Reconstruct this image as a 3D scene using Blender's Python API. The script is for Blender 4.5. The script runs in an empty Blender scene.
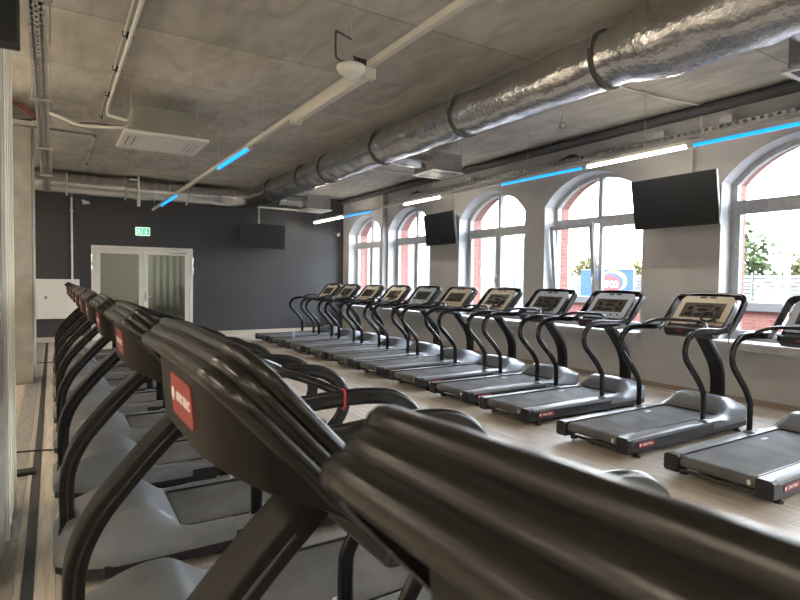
import bpy, bmesh, math, random
from mathutils import Vector, Matrix, noise
random.seed(4)
PI = math.pi
S = bpy.context.scene
COL = S.collection

# ------------------------------------------------------------------ helpers
def link(o, parent=None):
    COL.objects.link(o)
    if parent is not None: o.parent = parent
    return o
def obj(name, bm, m, parent=None, smooth=False, bevel=0, kind=None):
    me = bpy.data.meshes.new(name); bmesh.ops.recalc_face_normals(bm, faces=bm.faces[:])
    bm.to_mesh(me); bm.free()
    ms = m if isinstance(m, (list, tuple)) else [m]
    for x in ms: me.materials.append(x)
    if smooth:
        for p in me.polygons: p.use_smooth = True
        try: me.set_sharp_from_angle(angle=math.radians(38 if smooth is True else smooth))
        except Exception: pass
    o = bpy.data.objects.new(name, me); link(o, parent)
    if bevel:
        b = o.modifiers.new('bevel', 'BEVEL'); b.width = bevel; b.segments = 2; b.limit_method = 'ANGLE'
    if kind: o['kind'] = kind
    return o
def tag(o, label, cat, group=None, kind=None):
    o['label'] = label; o['category'] = cat
    if group: o['group'] = group
    if kind: o['kind'] = kind
    return o
def thing(name, label, cat, loc=(0, 0, 0), rz=0, group=None):
    o = bpy.data.objects.new(name, None); o.empty_display_size = .1
    link(o); o.location = loc; o.rotation_euler = (0, 0, rz)
    return tag(o, label, cat, group)
def struct(name, bm, m, parent=None, **k):
    o = obj(name, bm, m, parent, **k)
    if parent is None: o['kind'] = 'structure'
    return o
def B(): return bmesh.new()
def box(bm, x0, y0, z0, x1, y1, z1, mi=0):
    vs = [bm.verts.new(p) for p in ((x0,y0,z0),(x1,y0,z0),(x1,y1,z0),(x0,y1,z0),(x0,y0,z1),(x1,y0,z1),(x1,y1,z1),(x0,y1,z1))]
    for f in ((0,3,2,1),(4,5,6,7),(0,1,5,4),(1,2,6,5),(2,3,7,6),(3,0,4,7)):
        fc = bm.faces.new([vs[i] for i in f]); fc.material_index = mi
    return bm
def bx(*a, **k): return box(B(), *a, **k)
def prism(bm, pts, h0, h1, f):
    """pts 2D; f(a,b,h)->3D"""
    lo = [bm.verts.new(f(a, b, h0)) for a, b in pts]; hi = [bm.verts.new(f(a, b, h1)) for a, b in pts]
    n = len(pts); bm.faces.new(lo); bm.faces.new(hi[::-1])
    for i in range(n): bm.faces.new((lo[i], lo[(i+1) % n], hi[(i+1) % n], hi[i]))
    return bm
def frames(path, up=None):
    P = [Vector(p) for p in path]; n = len(P); out = []; prev = None
    for i in range(n):
        t = (P[min(i+1, n-1)] - P[max(i-1, 0)]).normalized()
        if up is not None:
            a = Vector(up); a = (a - t*a.dot(t)).normalized()
        elif prev is None:
            a = Vector((0, 0, 1)) if abs(t.z) < .9 else Vector((1, 0, 0)); a = (a - t*a.dot(t)).normalized()
        else:
            a = (prev - t*prev.dot(t)).normalized()
        prev = a; out.append((P[i], a, t.cross(a)))
    return out
def sweep(bm, path, prof, up=None, closed=False, scale=None):
    """prof: (a,b) with a along 'up', b along t x up"""
    rings = []
    fr = frames(path, up)
    if closed:
        P = [Vector(p) for p in path]; n = len(P); fr = []
        for i in range(n):
            t = (P[(i+1) % n] - P[i-1]).normalized(); a = Vector(up); a = (a - t*a.dot(t)).normalized(); fr.append((P[i], a, t.cross(a)))
    for i, (p, a, b) in enumerate(fr):
        s = scale(i/(len(fr)-1)) if scale else 1
        rings.append([bm.verts.new(p + a*u*s + b*v*s) for u, v in prof])
    m = len(prof); n = len(rings)
    for i in range(n if closed else n-1):
        r, q = rings[i], rings[(i+1) % n]
        for j in range(m): bm.faces.new((r[j], r[(j+1) % m], q[(j+1) % m], q[j]))
    if not closed: bm.faces.new(rings[0][::-1]); bm.faces.new(rings[-1])
    return bm
def circ(r, n=12, a=1, b=1): return [(r*a*math.cos(2*PI*i/n), r*b*math.sin(2*PI*i/n)) for i in range(n)]
def tube(bm, path, r, n=10): return sweep(bm, path, circ(r, n))
def catmull(pts, k=6):
    P = [Vector(p) for p in pts]; P = [P[0]*2-P[1]] + P + [P[-1]*2-P[-2]]; out = []
    for i in range(1, len(P)-2):
        for j in range(k):
            t = j/k; p0, p1, p2, p3 = P[i-1:i+3]
            out.append(.5*((2*p1)+(p2-p0)*t+(2*p0-5*p1+4*p2-p3)*t*t+(3*p1-p0-3*p2+p3)*t**3))
    out.append(P[-2]); return out
def lathe(bm, prof, c=(0, 0, 0), n=20, axis='z'):
    rings = []
    for r, h in prof:
        ring = []
        for i in range(n):
            a = 2*PI*i/n; x, y = r*math.cos(a), r*math.sin(a)
            p = (x, y, h) if axis == 'z' else ((h, x, y) if axis == 'x' else (x, h, y))
            ring.append(bm.verts.new((p[0]+c[0], p[1]+c[1], p[2]+c[2])))
        rings.append(ring)
    for q, r in zip(rings, rings[1:]):
        for i in range(n): bm.faces.new((q[i], q[(i+1) % n], r[(i+1) % n], r[i]))
    bm.faces.new(rings[0][::-1]); bm.faces.new(rings[-1]); return bm
def cyl(bm, c, r, h, axis='z', n=16): return lathe(bm, [(r, 0), (r, h)], c, n, axis)
def rrect(w, h, r, k=4):
    out = []
    for cx, cy, a0 in ((w/2-r, h/2-r, 0), (-w/2+r, h/2-r, 90), (-w/2+r, -h/2+r, 180), (w/2-r, -h/2+r, 270)):
        for i in range(k+1):
            a = math.radians(a0+90*i/k); out.append((cx+r*math.cos(a), cy+r*math.sin(a)))
    return out
def text(name, s, size, M, m, parent=None, depth=.001, sx=1, bold=0):
    cu = bpy.data.curves.new(name, 'FONT'); cu.body = s; cu.size = size; cu.extrude = depth; cu.offset = bold
    cu.align_x = 'CENTER'; cu.align_y = 'CENTER'; cu.resolution_u = 3
    t = bpy.data.objects.new('t', cu); COL.objects.link(t); bpy.context.view_layer.update()
    me = bpy.data.meshes.new_from_object(t); bpy.data.objects.remove(t)
    me.name = name; me.transform(M @ Matrix.Diagonal((sx, 1, 1, 1))); me.materials.clear(); me.materials.append(m)
    o = bpy.data.objects.new(name, me); return link(o, parent)
def basis(o, x, y):
    x = Vector(x).normalized(); y = Vector(y).normalized(); z = x.cross(y)
    M = Matrix.Identity(4)
    for i in range(3): M[i][0] = x[i]; M[i][1] = y[i]; M[i][2] = z[i]; M[i][3] = o[i]
    return M
def dup(root):
    r = root.copy(); COL.objects.link(r)
    for ch in root.children:
        c = ch.copy(); COL.objects.link(c); c.parent = r
        for g in ch.children:
            d = g.copy(); COL.objects.link(d); d.parent = c
    return r

# ------------------------------------------------------------------ materials
def mat(name, col, rough=.5, metal=0, var=0, scale=5, bump=0, bscale=None, emis=None, es=0, spec=.5, stretch=None, coat=0):
    m = bpy.data.materials.new(name); m.use_nodes = True; nt = m.node_tree; b = nt.nodes['Principled BSDF']
    b.inputs['Base Color'].default_value = (*col, 1); b.inputs['Roughness'].default_value = rough
    b.inputs['Metallic'].default_value = metal; b.inputs['Specular IOR Level'].default_value = spec
    if coat: b.inputs['Coat Weight'].default_value = coat
    if emis: b.inputs['Emission Color'].default_value = (*emis, 1); b.inputs['Emission Strength'].default_value = es
    if var or bump:
        tc = nt.nodes.new('ShaderNodeTexCoord'); mp = nt.nodes.new('ShaderNodeMapping'); nt.links.new(tc.outputs['Object'], mp.inputs[0])
        if stretch: mp.inputs['Scale'].default_value = stretch
        nz = nt.nodes.new('ShaderNodeTexNoise'); nz.inputs['Scale'].default_value = scale; nz.inputs['Detail'].default_value = 6
        nt.links.new(mp.outputs[0], nz.inputs['Vector'])
        if var:
            mx = nt.nodes.new('ShaderNodeMix'); mx.data_type = 'RGBA'
            mx.inputs[6].default_value = (*[c*(1-var) for c in col], 1); mx.inputs[7].default_value = (*[min(1, c*(1+var)) for c in col], 1)
            r = nt.nodes.new('ShaderNodeMapRange'); r.inputs[1].default_value = .3; r.inputs[2].default_value = .7
            nt.links.new(nz.outputs[0], r.inputs[0]); nt.links.new(r.outputs[0], mx.inputs[0]); nt.links.new(mx.outputs[2], b.inputs['Base Color'])
        if bump:
            n2 = nz
            if bscale:
                n2 = nt.nodes.new('ShaderNodeTexNoise'); n2.inputs['Scale'].default_value = bscale; n2.inputs['Detail'].default_value = 4; nt.links.new(mp.outputs[0], n2.inputs['Vector'])
            bp = nt.nodes.new('ShaderNodeBump'); bp.inputs['Strength'].default_value = bump; bp.inputs['Distance'].default_value = .01
            nt.links.new(n2.outputs[0], bp.inputs['Height']); nt.links.new(bp.outputs[0], b.inputs['Normal'])
    return m

def concrete_ceiling():
    m = bpy.data.materials.new('board_formed_concrete'); m.use_nodes = True; nt = m.node_tree; b = nt.nodes['Principled BSDF']
    N = nt.nodes.new; L = nt.links.new
    tc = N('ShaderNodeTexCoord')
    n1 = N('ShaderNodeTexNoise'); n1.inputs['Scale'].default_value = .55; n1.inputs['Detail'].default_value = 8; n1.inputs['Roughness'].default_value = .65
    n2 = N('ShaderNodeTexNoise'); n2.inputs['Scale'].default_value = 4; n2.inputs['Detail'].default_value = 8; n2.inputs['Distortion'].default_value = 1.0
    mp = N('ShaderNodeMapping'); mp.inputs['Scale'].default_value = (1, .35, 1)
    L(tc.outputs['Object'], n1.inputs['Vector']); L(tc.outputs['Object'], mp.inputs[0]); L(mp.outputs[0], n2.inputs['Vector'])
    br = N('ShaderNodeTexBrick'); br.inputs['Scale'].default_value = 1; br.inputs['Mortar Size'].default_value = .008; br.inputs['Brick Width'].default_value = 3.1
    br.inputs['Row Height'].default_value = 1.55; br.offset = .0; br.inputs['Color1'].default_value = (.86, .86, .86, 1); br.inputs['Color2'].default_value = (1.08, 1.07, 1.05, 1); br.inputs['Mortar'].default_value = (.42, .42, .42, 1)
    L(tc.outputs['Object'], br.inputs['Vector'])
    r1 = N('ShaderNodeValToRGB'); r1.color_ramp.elements[0].position = .32; r1.color_ramp.elements[0].color = (.38, .365, .325, 1)
    r1.color_ramp.elements[1].position = .7; r1.color_ramp.elements[1].color = (.56, .54, .49, 1)
    L(n1.outputs[0], r1.inputs[0])
    r2 = N('ShaderNodeValToRGB'); r2.color_ramp.elements[0].position = .30; r2.color_ramp.elements[0].color = (.78, .76, .72, 1)
    r2.color_ramp.elements[1].position = .62; r2.color_ramp.elements[1].color = (1.05, 1.05, 1.05, 1)
    L(n2.outputs[0], r2.inputs[0])
    m1 = N('ShaderNodeMix'); m1.data_type = 'RGBA'; m1.blend_type = 'MULTIPLY'; m1.inputs[0].default_value = 1; L(r1.outputs[0], m1.inputs[6]); L(r2.outputs[0], m1.inputs[7])
    m2 = N('ShaderNodeMix'); m2.data_type = 'RGBA'; m2.blend_type = 'MULTIPLY'; m2.inputs[0].default_value = .85; L(m1.outputs[2], m2.inputs[6]); L(br.outputs[0], m2.inputs[7])
    L(m2.outputs[2], b.inputs['Base Color']); b.inputs['Roughness'].default_value = .85
    bp = N('ShaderNodeBump'); bp.inputs['Strength'].default_value = .25; bp.inputs['Distance'].default_value = .02; L(n2.outputs[0], bp.inputs['Height']); L(bp.outputs[0], b.inputs['Normal'])
    return m
def wood_floor():
    m = bpy.data.materials.new('pale_wood_plank_floor'); m.use_nodes = True; nt = m.node_tree; b = nt.nodes['Principled BSDF']
    N = nt.nodes.new; L = nt.links.new
    tc = N('ShaderNodeTexCoord'); mr = N('ShaderNodeMapping'); mr.inputs['Rotation'].default_value = (0, 0, PI/2); L(tc.outputs['Object'], mr.inputs[0])
    br = N('ShaderNodeTexBrick'); br.inputs['Scale'].default_value = 1; br.inputs['Brick Width'].default_value = 1.25; br.inputs['Row Height'].default_value = .19
    br.inputs['Mortar Size'].default_value = .002; br.offset = .37; br.inputs['Color1'].default_value = (.56, .50, .43, 1); br.inputs['Color2'].default_value = (.67, .62, .55, 1); br.inputs['Mortar'].default_value = (.33, .29, .24, 1)
    br.inputs['Bias'].default_value = .0
    L(mr.outputs[0], br.inputs['Vector'])
    mp = N('ShaderNodeMapping'); mp.inputs['Scale'].default_value = (14, .9, 1); L(tc.outputs['Object'], mp.inputs[0])
    nz = N('ShaderNodeTexNoise'); nz.inputs['Scale'].default_value = 2.2; nz.inputs['Detail'].default_value = 7; nz.inputs['Distortion'].default_value = .5; L(mp.outputs[0], nz.inputs['Vector'])
    rr = N('ShaderNodeValToRGB'); rr.color_ramp.elements[0].position = .3; rr.color_ramp.elements[0].color = (.74, .71, .67, 1); rr.color_ramp.elements[1].position = .65; rr.color_ramp.elements[1].color = (1.1, 1.1, 1.1, 1); L(nz.outputs[0], rr.inputs[0])
    mx = N('ShaderNodeMix'); mx.data_type = 'RGBA'; mx.blend_type = 'MULTIPLY'; mx.inputs[0].default_value = 1; L(br.outputs[0], mx.inputs[6]); L(rr.outputs[0], mx.inputs[7])
    L(mx.outputs[2], b.inputs['Base Color']); b.inputs['Roughness'].default_value = .42
    return m
def brick_mat():
    m = bpy.data.materials.new('red_brick'); m.use_nodes = True; nt = m.node_tree; b = nt.nodes['Principled BSDF']
    N = nt.nodes.new; L = nt.links.new
    tc = N('ShaderNodeTexCoord'); mp = N('ShaderNodeMapping'); mp.inputs['Rotation'].default_value = (PI/2, 0, PI/2); L(tc.outputs['Object'], mp.inputs[0])
    br = N('ShaderNodeTexBrick'); br.inputs['Scale'].default_value = 1; br.inputs['Brick Width'].default_value = .25; br.inputs['Row Height'].default_value = .075
    br.inputs['Mortar Size'].default_value = .006; br.inputs['Color1'].default_value = (.15, .055, .042, 1); br.inputs['Color2'].default_value = (.19, .07, .055, 1); br.inputs['Mortar'].default_value = (.17, .12, .10, 1)
    sp = N('ShaderNodeSeparateXYZ'); cb = N('ShaderNodeCombineXYZ'); ad = N('ShaderNodeMath'); L(tc.outputs['Object'], sp.inputs[0])
    L(sp.outputs[0], ad.inputs[0]); L(sp.outputs[1], ad.inputs[1]); L(ad.outputs[0], cb.inputs[0]); L(sp.outputs[2], cb.inputs[1]); L(cb.outputs[0], br.inputs['Vector'])
    L(br.outputs[0], b.inputs['Base Color']); b.inputs['Roughness'].default_value = .9
    return m
def glass_mat(name, tint=(1, 1, 1), refl=1.0):
    m = bpy.data.materials.new(name); m.use_nodes = True; nt = m.node_tree; nt.nodes.remove(nt.nodes['Principled BSDF'])
    N = nt.nodes.new; L = nt.links.new; out = nt.nodes['Material Output']
    tr = N('ShaderNodeBsdfTransparent'); tr.inputs[0].default_value = (*tint, 1); gl = N('ShaderNodeBsdfGlossy'); gl.inputs['Roughness'].default_value = .02
    fr = N('ShaderNodeFresnel'); ge = N('ShaderNodeNewGeometry'); io = N('ShaderNodeMapRange'); io.inputs[3].default_value = 1.45; io.inputs[4].default_value = 1/1.45; L(ge.outputs['Backfacing'], io.inputs[0]); L(io.outputs[0], fr.inputs[0]); mm = N('ShaderNodeMath'); mm.operation = 'MULTIPLY'; mm.inputs[1].default_value = refl; L(fr.outputs[0], mm.inputs[0])
    mx = N('ShaderNodeMixShader'); L(mm.outputs[0], mx.inputs[0]); L(tr.outputs[0], mx.inputs[1]); L(gl.outputs[0], mx.inputs[2]); L(mx.outputs[0], out.inputs[0])
    return m

M = {}
M['ceil'] = concrete_ceiling(); M['floor'] = wood_floor(); M['brick'] = brick_mat()
M['plaster'] = mat('grey_plaster', (.40, .395, .385), .85, var=.10, scale=1.6, bump=.12, bscale=9)
M['reveal'] = mat('white_window_reveal', (.52, .54, .56), .7, var=.04, scale=3)
M['darkwall'] = mat('charcoal_wall_paint', (.042, .044, .048), .5, var=.12, scale=.8)
M['lightwall'] = mat('light_wall_paint', (.55, .52, .47), .8, var=.05, scale=1)
M['skirt'] = mat('pale_skirting', (.50, .45, .38), .55)
M['woodskirt'] = mat('brown_wood_skirting', (.24, .185, .14), .55, var=.15, scale=8, stretch=(1, .2, 1))
M['profile'] = mat('matt_white_profile', (.80, .76, .66), 1, spec=0)
M['conc'] = mat('grey_concrete', (.33, .315, .28), 1, spec=0, var=.18, scale=4, bump=.5, bscale=16)
M['white'] = mat('white_paint', (.74, .73, .69), .45)
M['whitem'] = mat('white_metal', (.70, .69, .66), .4, var=.04, scale=3)
M['winframe'] = mat('film_covered_window_frame', (.36, .37, .38), .5, var=.16, scale=22, stretch=(1, 1, .5))
M['sill'] = mat('white_window_sill', (.68, .67, .65), .45)
M['galv'] = mat('galvanised_steel', (.66, .66, .65), .27, 1, var=.12, scale=8)
M['galvd'] = mat('dull_grey_steel', (.44, .44, .43), .5, .25, var=.15, scale=10)
M['strap'] = mat('dark_steel_strap', (.10, .10, .10), .45, .5)
M['foil'] = mat('crinkled_foil', (.62, .62, .62), .20, 1, var=.10, scale=6, bump=1.0, bscale=18)
M['black'] = mat('black_plastic', (.016, .016, .017), .36)
M['shell'] = mat('satin_black_shell', (.007, .0065, .006), .23, spec=.36)
M['matt'] = mat('matt_dark_mast', (.013, .012, .011), .45, spec=.15)
M['frame'] = mat('black_powder_coat', (.007, .008, .010), .22, spec=.45)
M['hood'] = mat('silver_grey_plastic', (.15, .16, .172), .34, var=.06, scale=30)
M['rail'] = mat('grey_side_rail', (.165, .173, .182), .38, var=.06, scale=12)
M['skirtd'] = mat('charcoal_deck_side', (.012, .013, .016), .38)
M['belt'] = mat('dusty_running_belt', (.10, .10, .098), .75, var=.42, scale=3.5, bump=.5, bscale=160, stretch=(1, 1, 1))
M['screen'] = mat('dark_glossy_screen', (.012, .012, .014), .12, coat=.4)
M['tv'] = mat('tv_screen_black', (.008, .010, .012), .28, spec=.3)
M['cream'] = mat('cream_console_panel', (.62, .56, .45), .35)
M['silver'] = mat('blue_lit_console_panel', (.44, .51, .62), .3)  # blue tint stands in for blue light falling on the panel
M['display'] = mat('console_display', (.085, .07, .06), .22, var=.5, scale=22)
M['red'] = mat('red_badge', (.26, .022, .018), .4)
M['redrub'] = mat('crimson_rubber', (.45, .02, .05), .5)
M['ink'] = mat('white_lettering', (.8, .78, .75), .5)
M['label'] = mat('pale_sticker', (.55, .55, .55), .5)
M['rubber'] = mat('black_rubber', (.02, .02, .02), .8)
M['chrome'] = mat('polished_steel', (.7, .7, .7), .2, 1)
M['led'] = mat('white_led_tube', (.9, .9, .9), .4, emis=(1, .90, .76), es=22)
M['ledfill'] = mat('warm_fill_tube', (.9, .9, .9), .4, emis=(1, .85, .66), es=34)  # glow of the unseen fill tracks added at left and behind
M['ledb'] = mat('blue_led_tube', (.02, .2, .6), .4, emis=(.0, .24, 1.0), es=.8)
M['tubeoff'] = mat('opal_tube_cover', (.66, .64, .58), .35)
M['track'] = mat('white_light_track', (.60, .58, .52), .45)
M['green'] = mat('exit_sign_green', (.05, .5, .25), .4, emis=(.05, .5, .25), es=.35)
M['signw'] = mat('exit_sign_white', (.8, .85, .8), .4, emis=(.8, 1, .85), es=.45)
M['glass'] = glass_mat('window_glass')
M['doorglass'] = glass_mat('tinted_door_glass', (.56, .60, .58), 2.2)
M['blackout'] = mat('dark_grey_cable', (.03, .03, .03), .6)
M['redcable'] = mat('red_cable', (.12, .02, .015), .5)
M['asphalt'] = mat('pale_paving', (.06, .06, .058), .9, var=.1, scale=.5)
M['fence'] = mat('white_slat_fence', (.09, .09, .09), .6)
M['leaf'] = mat('tree_leaves', (.035, .055, .014), .8, var=.4, scale=2)
M['leaf2'] = mat('yellowed_tree_leaves', (.08, .075, .018), .8, var=.4, scale=2)
M['bark'] = mat('grey_bark', (.18, .14, .10), .9)
M['ad'] = mat('sky_blue_board', (.004, .035, .15), .7)
M['adred'] = mat('board_red', (.16, .006, .01), .5)
M['adyel'] = mat('board_yellow', (.2, .18, .02), .5)
M['adlg'] = mat('board_pale_green', (.12, .18, .09), .5)
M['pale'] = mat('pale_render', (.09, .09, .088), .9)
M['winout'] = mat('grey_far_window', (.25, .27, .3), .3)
M['curtain'] = mat('pale_green_curtain', (.55, .56, .50), .8, var=.2, scale=4, stretch=(6, 6, .1))
M['trench'] = mat('grey_floor_channel', (.36, .35, .33), .5, .3, var=.2, scale=9, stretch=(3, .5, 1))
M['strip'] = mat('dark_floor_line', (.045, .05, .055), .55)
M['bottle'] = mat('violet_bottle_plastic', (.35, .33, .75), .3)
M['patch'] = mat('white_plaster_smear', (.68, .66, .62), .9)

# ------------------------------------------------------------------ room shell
XW, YB, ZC, XL, YF = 7.8, 15.85, 4.12, -6.0, -4.6
struct('floor', bx(XL-.3, YF-.3, -.12, XW+.02, YB+.3, 0), M['floor'])
struct('ceiling', bx(XL-.3, YF-.3, ZC, XW+.75, YB+.3, ZC+.25), M['ceil'])
struct('wall_left', bx(XL-.3, YF-.3, 0, XL, YB+.3, ZC), M['lightwall'])
struct('wall_front', bx(XL, YF-.3, 0, XW, YF, ZC), M['lightwall'])
# back wall with door opening
DX0, DX1, DZ = .82, 3.24, 2.40
bm = B(); box(bm, XL, YB, 0, DX0, YB+.2, ZC); box(bm, DX1, YB, 0, XW, YB+.2, ZC); box(bm, DX0, YB, DZ, DX1, YB+.2, ZC)
struct('wall_back', bm, M['darkwall'])
bm = B(); box(bm, XL, YB-.02, 0, DX0-.06, YB, .13); box(bm, DX1+.06, YB-.02, 0, XW, YB, .13)
struct('baseboard_back', bm, M['skirt'])
# store room behind glass door
bm = B(); box(bm, -.4, YB+3.2, 0, 4.8, YB+3.4, 3); box(bm, -.5, YB+.2, 0, -.4, YB+3.4, 3); box(bm, 4.8, YB+.2, 0, 4.9, YB+3.4, 3); box(bm, -.5, YB+.2, 3, 4.9, YB+3.4, 3.1); box(bm, -.5, YB+.2, -.12, 4.9, YB+3.4, 0)
struct('wall_storeroom', bm, M['lightwall'])

WINS = [(2.10, 4.15), (5.34, 7.38), (7.90, 9.95), (11.09, 13.07), (13.50, 15.45), (-1.13, .90+.0), (-4.4, -2.35)]
WINS = sorted(WINS)
Z0, ZS, ZA = .84, 3.0, 3.50
def arch(y0, y1, inset=0, n=14, zs=ZS, za=ZA):
    """points along the arch from y1 to y0"""
    w = (y1-y0)/2; r = za-zs; R = (w*w+r*r)/(2*r); cy = (y0+y1)/2; cz = za-R; th = math.asin(w/R); R2 = R-inset
    th2 = math.asin(max(-1, min(1, (w-inset)/R2)))
    return [(cy+R2*math.sin(th2-2*th2*i/n), cz+R2*math.cos(th2-2*th2*i/n)) for i in range(n+1)]
def wall_layer(bm, x0, x1):
    f = lambda a, b, h: (h, a, b)
    edges = [YF-.3] + [v for w in WINS for v in w] + [YB+.3]
    for i in range(0, len(edges), 2): prism(bm, [(edges[i], 0), (edges[i+1], 0), (edges[i+1], ZC), (edges[i], ZC)], x0, x1, f)
    for y0, y1 in WINS:
        prism(bm, [(y0, 0), (y1, 0), (y1, Z0-.04), (y0, Z0-.04)], x0, x1, f)
        A = arch(y0, y1)
        for (a, b), (c, d) in zip(A, A[1:]): prism(bm, [(c, d), (a, b), (a, ZC), (c, ZC)], x0, x1, f)
bm = B(); wall_layer(bm, XW, XW+.36); bm.normal_update()
for fc in bm.faces:
    if abs(fc.normal.x) < .5: fc.material_index = 1
struct('wall_right', bm, [M['plaster'], M['reveal']])
bm = B(); wall_layer(bm, XW+.36, XW+.66); struct('wall_right_outer', bm, M['brick'])
struct('baseboard_right', bx(XW-.018, YF, 0, XW, YB-.02, .10), M['woodskirt'])
struct('trim_1', bx(XW-.075, YF, 0, XW-.018, YB-.02, .022), M['galvd'])
struct('trim_2', bx(XW-.14, 13.14, .84, XW, 13.30, ZC), M['plaster'])
# windows
XF0, XF1 = XW+.27, XW+.36
def window(n, y0, y1, tilted=False):
    t = .075
    def f(a, b, h): return (h, a, b)
    root = bpy.data.objects.new('window_%d' % n, None); link(root); root['kind'] = 'structure'
    # outer frame ring
    bm = B(); out = [(y0, Z0), (y1, Z0)] + arch(y0, y1); inn = [(y0+t, Z0+t), (y1-t, Z0+t)] + arch(y0, y1, t)
    m = len(out)
    for x in (XF0, XF1): pass
    vo = [[bm.verts.new((x, a, b)) for a, b in out] for x in (XF0, XF1)]; vi = [[bm.verts.new((x, a, b)) for a, b in inn] for x in (XF0, XF1)]
    for i in range(m):
        j = (i+1) % m
        bm.faces.new((vo[0][i], vo[0][j], vi[0][j], vi[0][i])); bm.faces.new((vo[1][i], vi[1][i], vi[1][j], vo[1][j]))
        bm.faces.new((vi[0][i], vi[0][j], vi[1][j], vi[1][i])); bm.faces.new((vo[0][i], vo[1][i], vo[1][j], vo[0][j]))
    obj('window_frame', bm, M['winframe'], root)
    cy = (y0+y1)/2; ZT = 2.70
    obj('transom', bx(XF0-.005, y0+.05, ZT-.06, XF1, y1-.05, ZT+.06), M['winframe'], root, bevel=.008)
    obj('mullion', bx(XF0-.003, cy-.04, ZT+.05, XF1, cy+.04, ZA-.05), M['winframe'], root, bevel=.008)
    # fixed upper lights
    g = B(); prism(g, [(y0+t, ZT), (y1-t, ZT)] + arch(y0, y1, t), XF0+.05, XF0+.056, f)
    obj('upper_pane', g, M['glass'], root)
    for s, (a, b) in enumerate(((y0+t-.02, cy-.001), (cy+.001, y1-t+.02))):
        z0, z1 = Z0+t-.02, ZT-.055; w = .075
        bm = B(); x0, x1 = XF0-.02, XF0+.06
        box(bm, x0, a, z0, x1, b, z0+w); box(bm, x0, a, z1-w, x1, b, z1); box(bm, x0, a, z0+w, x1, a+w, z1-w); box(bm, x0, b-w, z0+w, x1, b, z1-w)
        sash = obj('sash', bm, M['winframe'], root, bevel=.006)
        pane = obj('pane', bx(x0+.035, a+w-.01, z0+w-.01, x0+.041, b-w+.01, z1-w+.01), M['glass'], sash)
        if s == 1:
            bm = B(); box(bm, x0-.012, a+.02, 1.66, x0, a+.05, 1.76); box(bm, x0-.045, a+.028, 1.70, x0-.012, a+.042, 1.714); box(bm, x0-.055, a+.026, 1.57, x0-.04, a+.044, 1.72)
            h = obj('handle', bm, M['whitem'], sash, bevel=.003)
        if tilted and s == 1:   # tipped inward about its bottom edge
            ang = -math.radians(6)
            piv = Vector((x0, 0, z0)); Mt = Matrix.Translation(piv) @ Matrix.Rotation(ang, 4, 'Y') @ Matrix.Translation(-piv)
            for q in (sash, pane, h):
                q.data.transform(Mt)
    bm = B(); box(bm, XW-.16, y0-.02, Z0-.03, XW+.27, y1+.02, Z0)
    obj('window_sill', bm, M['sill'], root, bevel=.01)
    obj('sill_front_shade', bx(XW-.15, y0-.01, Z0-.11, XW+.05, y1+.01, Z0-.031), M['galvd'], root, bevel=.004)  # grey block paints in the shade under the sill's overhang
for i, (a, b) in enumerate(WINS): window(i+1, a, b, abs(a-5.34) < .01)

# glazed double door in the back wall
root = bpy.data.objects.new('door_1', None); link(root); root['kind'] = 'structure'
y0, y1 = YB-.05, YB+.06
bm = B(); box(bm, DX0, y0, 0, DX0+.09, y1, DZ); box(bm, DX1-.09, y0, 0, DX1, y1, DZ); box(bm, DX0+.09, y0, DZ-.08, DX1-.09, y1, DZ)
obj('door_frame', bm, M['whitem'], root, bevel=.006)
mx = (DX0+DX1)/2 - .02
for k, (a, b) in enumerate(((DX0+.09, mx), (mx, DX1-.09))):
    bm = B(); w = .11; ya, yb = y0+.01, y1-.03
    box(bm, a+.003, ya, .02, a+w, yb, DZ-.085); box(bm, b-w, ya, .02, b-.003, yb, DZ-.085); box(bm, a+w, ya, .02, b-w, yb, .22); box(bm, a+w, ya, DZ-.2, b-w, yb, DZ-.085)
    leaf = obj('door_leaf', bm, M['whitem'], root, bevel=.005)
    obj('door_glass', bx(a+w-.01, YB-.015, .21, b-w+.01, YB-.005, DZ-.19), M['doorglass'], leaf)
    if k:
        bm = B(); box(bm, a+.03, ya-.012, .98, a+.075, ya, 1.2); box(bm, a+.045, ya-.05, 1.08, a+.06, ya-.01, 1.095); box(bm, a+.045, ya-.06, 1.08, a+.17, ya-.045, 1.1)
        obj('door_handle', bm, M['galv'], leaf, bevel=.003)
        obj('door_closer', bx(b-.5, ya-.05, DZ-.16, b-.08, ya, DZ-.1), M['galv'], leaf, bevel=.004)
for x in (DX0-.012, DX1-.028):
    for z in (1.72, 1.97): 
        bm = B(); cyl(bm, (x+.02, y0-.02, z), .018, .09); cyl(bm, (x+.02, y0-.02, z+.10), .018, .09); box(bm, x, y0-.012, z, x+.04, y0, z+.19)
        obj('hinge', bm, M['galv'], root)
# things in the store room
bm = B(); n = 60
for i in range(n):
    pass
path = [(2.5+i*.04, YB+2.9+.05*math.sin(i*1.3), 0) for i in range(52)]
vs = [(bm.verts.new((p[0], p[1], .02)), bm.verts.new((p[0], p[1], 2.8))) for p in path]
for a, b in zip(vs, vs[1:]): bm.faces.new((a[0], b[0], b[1], a[1]))
lt = thing('added_room_lamp', 'flat white lamp added unseen to brighten the room behind the glass double door', 'lamp', (2.0, YB+1.6, 2.94)); obj('lamp_body', bx(-.6, -.12, .02, .6, .12, .06), M['white'], lt); obj('diffuser', bx(-.58, -.1, 0, .58, .1, .02), M['led'], lt)  # unseen lamp added to brighten the room behind the door glass
c = obj('curtain', bm, M['curtain'], smooth=60); md = c.modifiers.new('s', 'SOLIDIFY'); md.thickness = .01
tag(c, 'pale pleated curtain hanging behind the right leaf of the glass double door', 'curtain')

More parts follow.
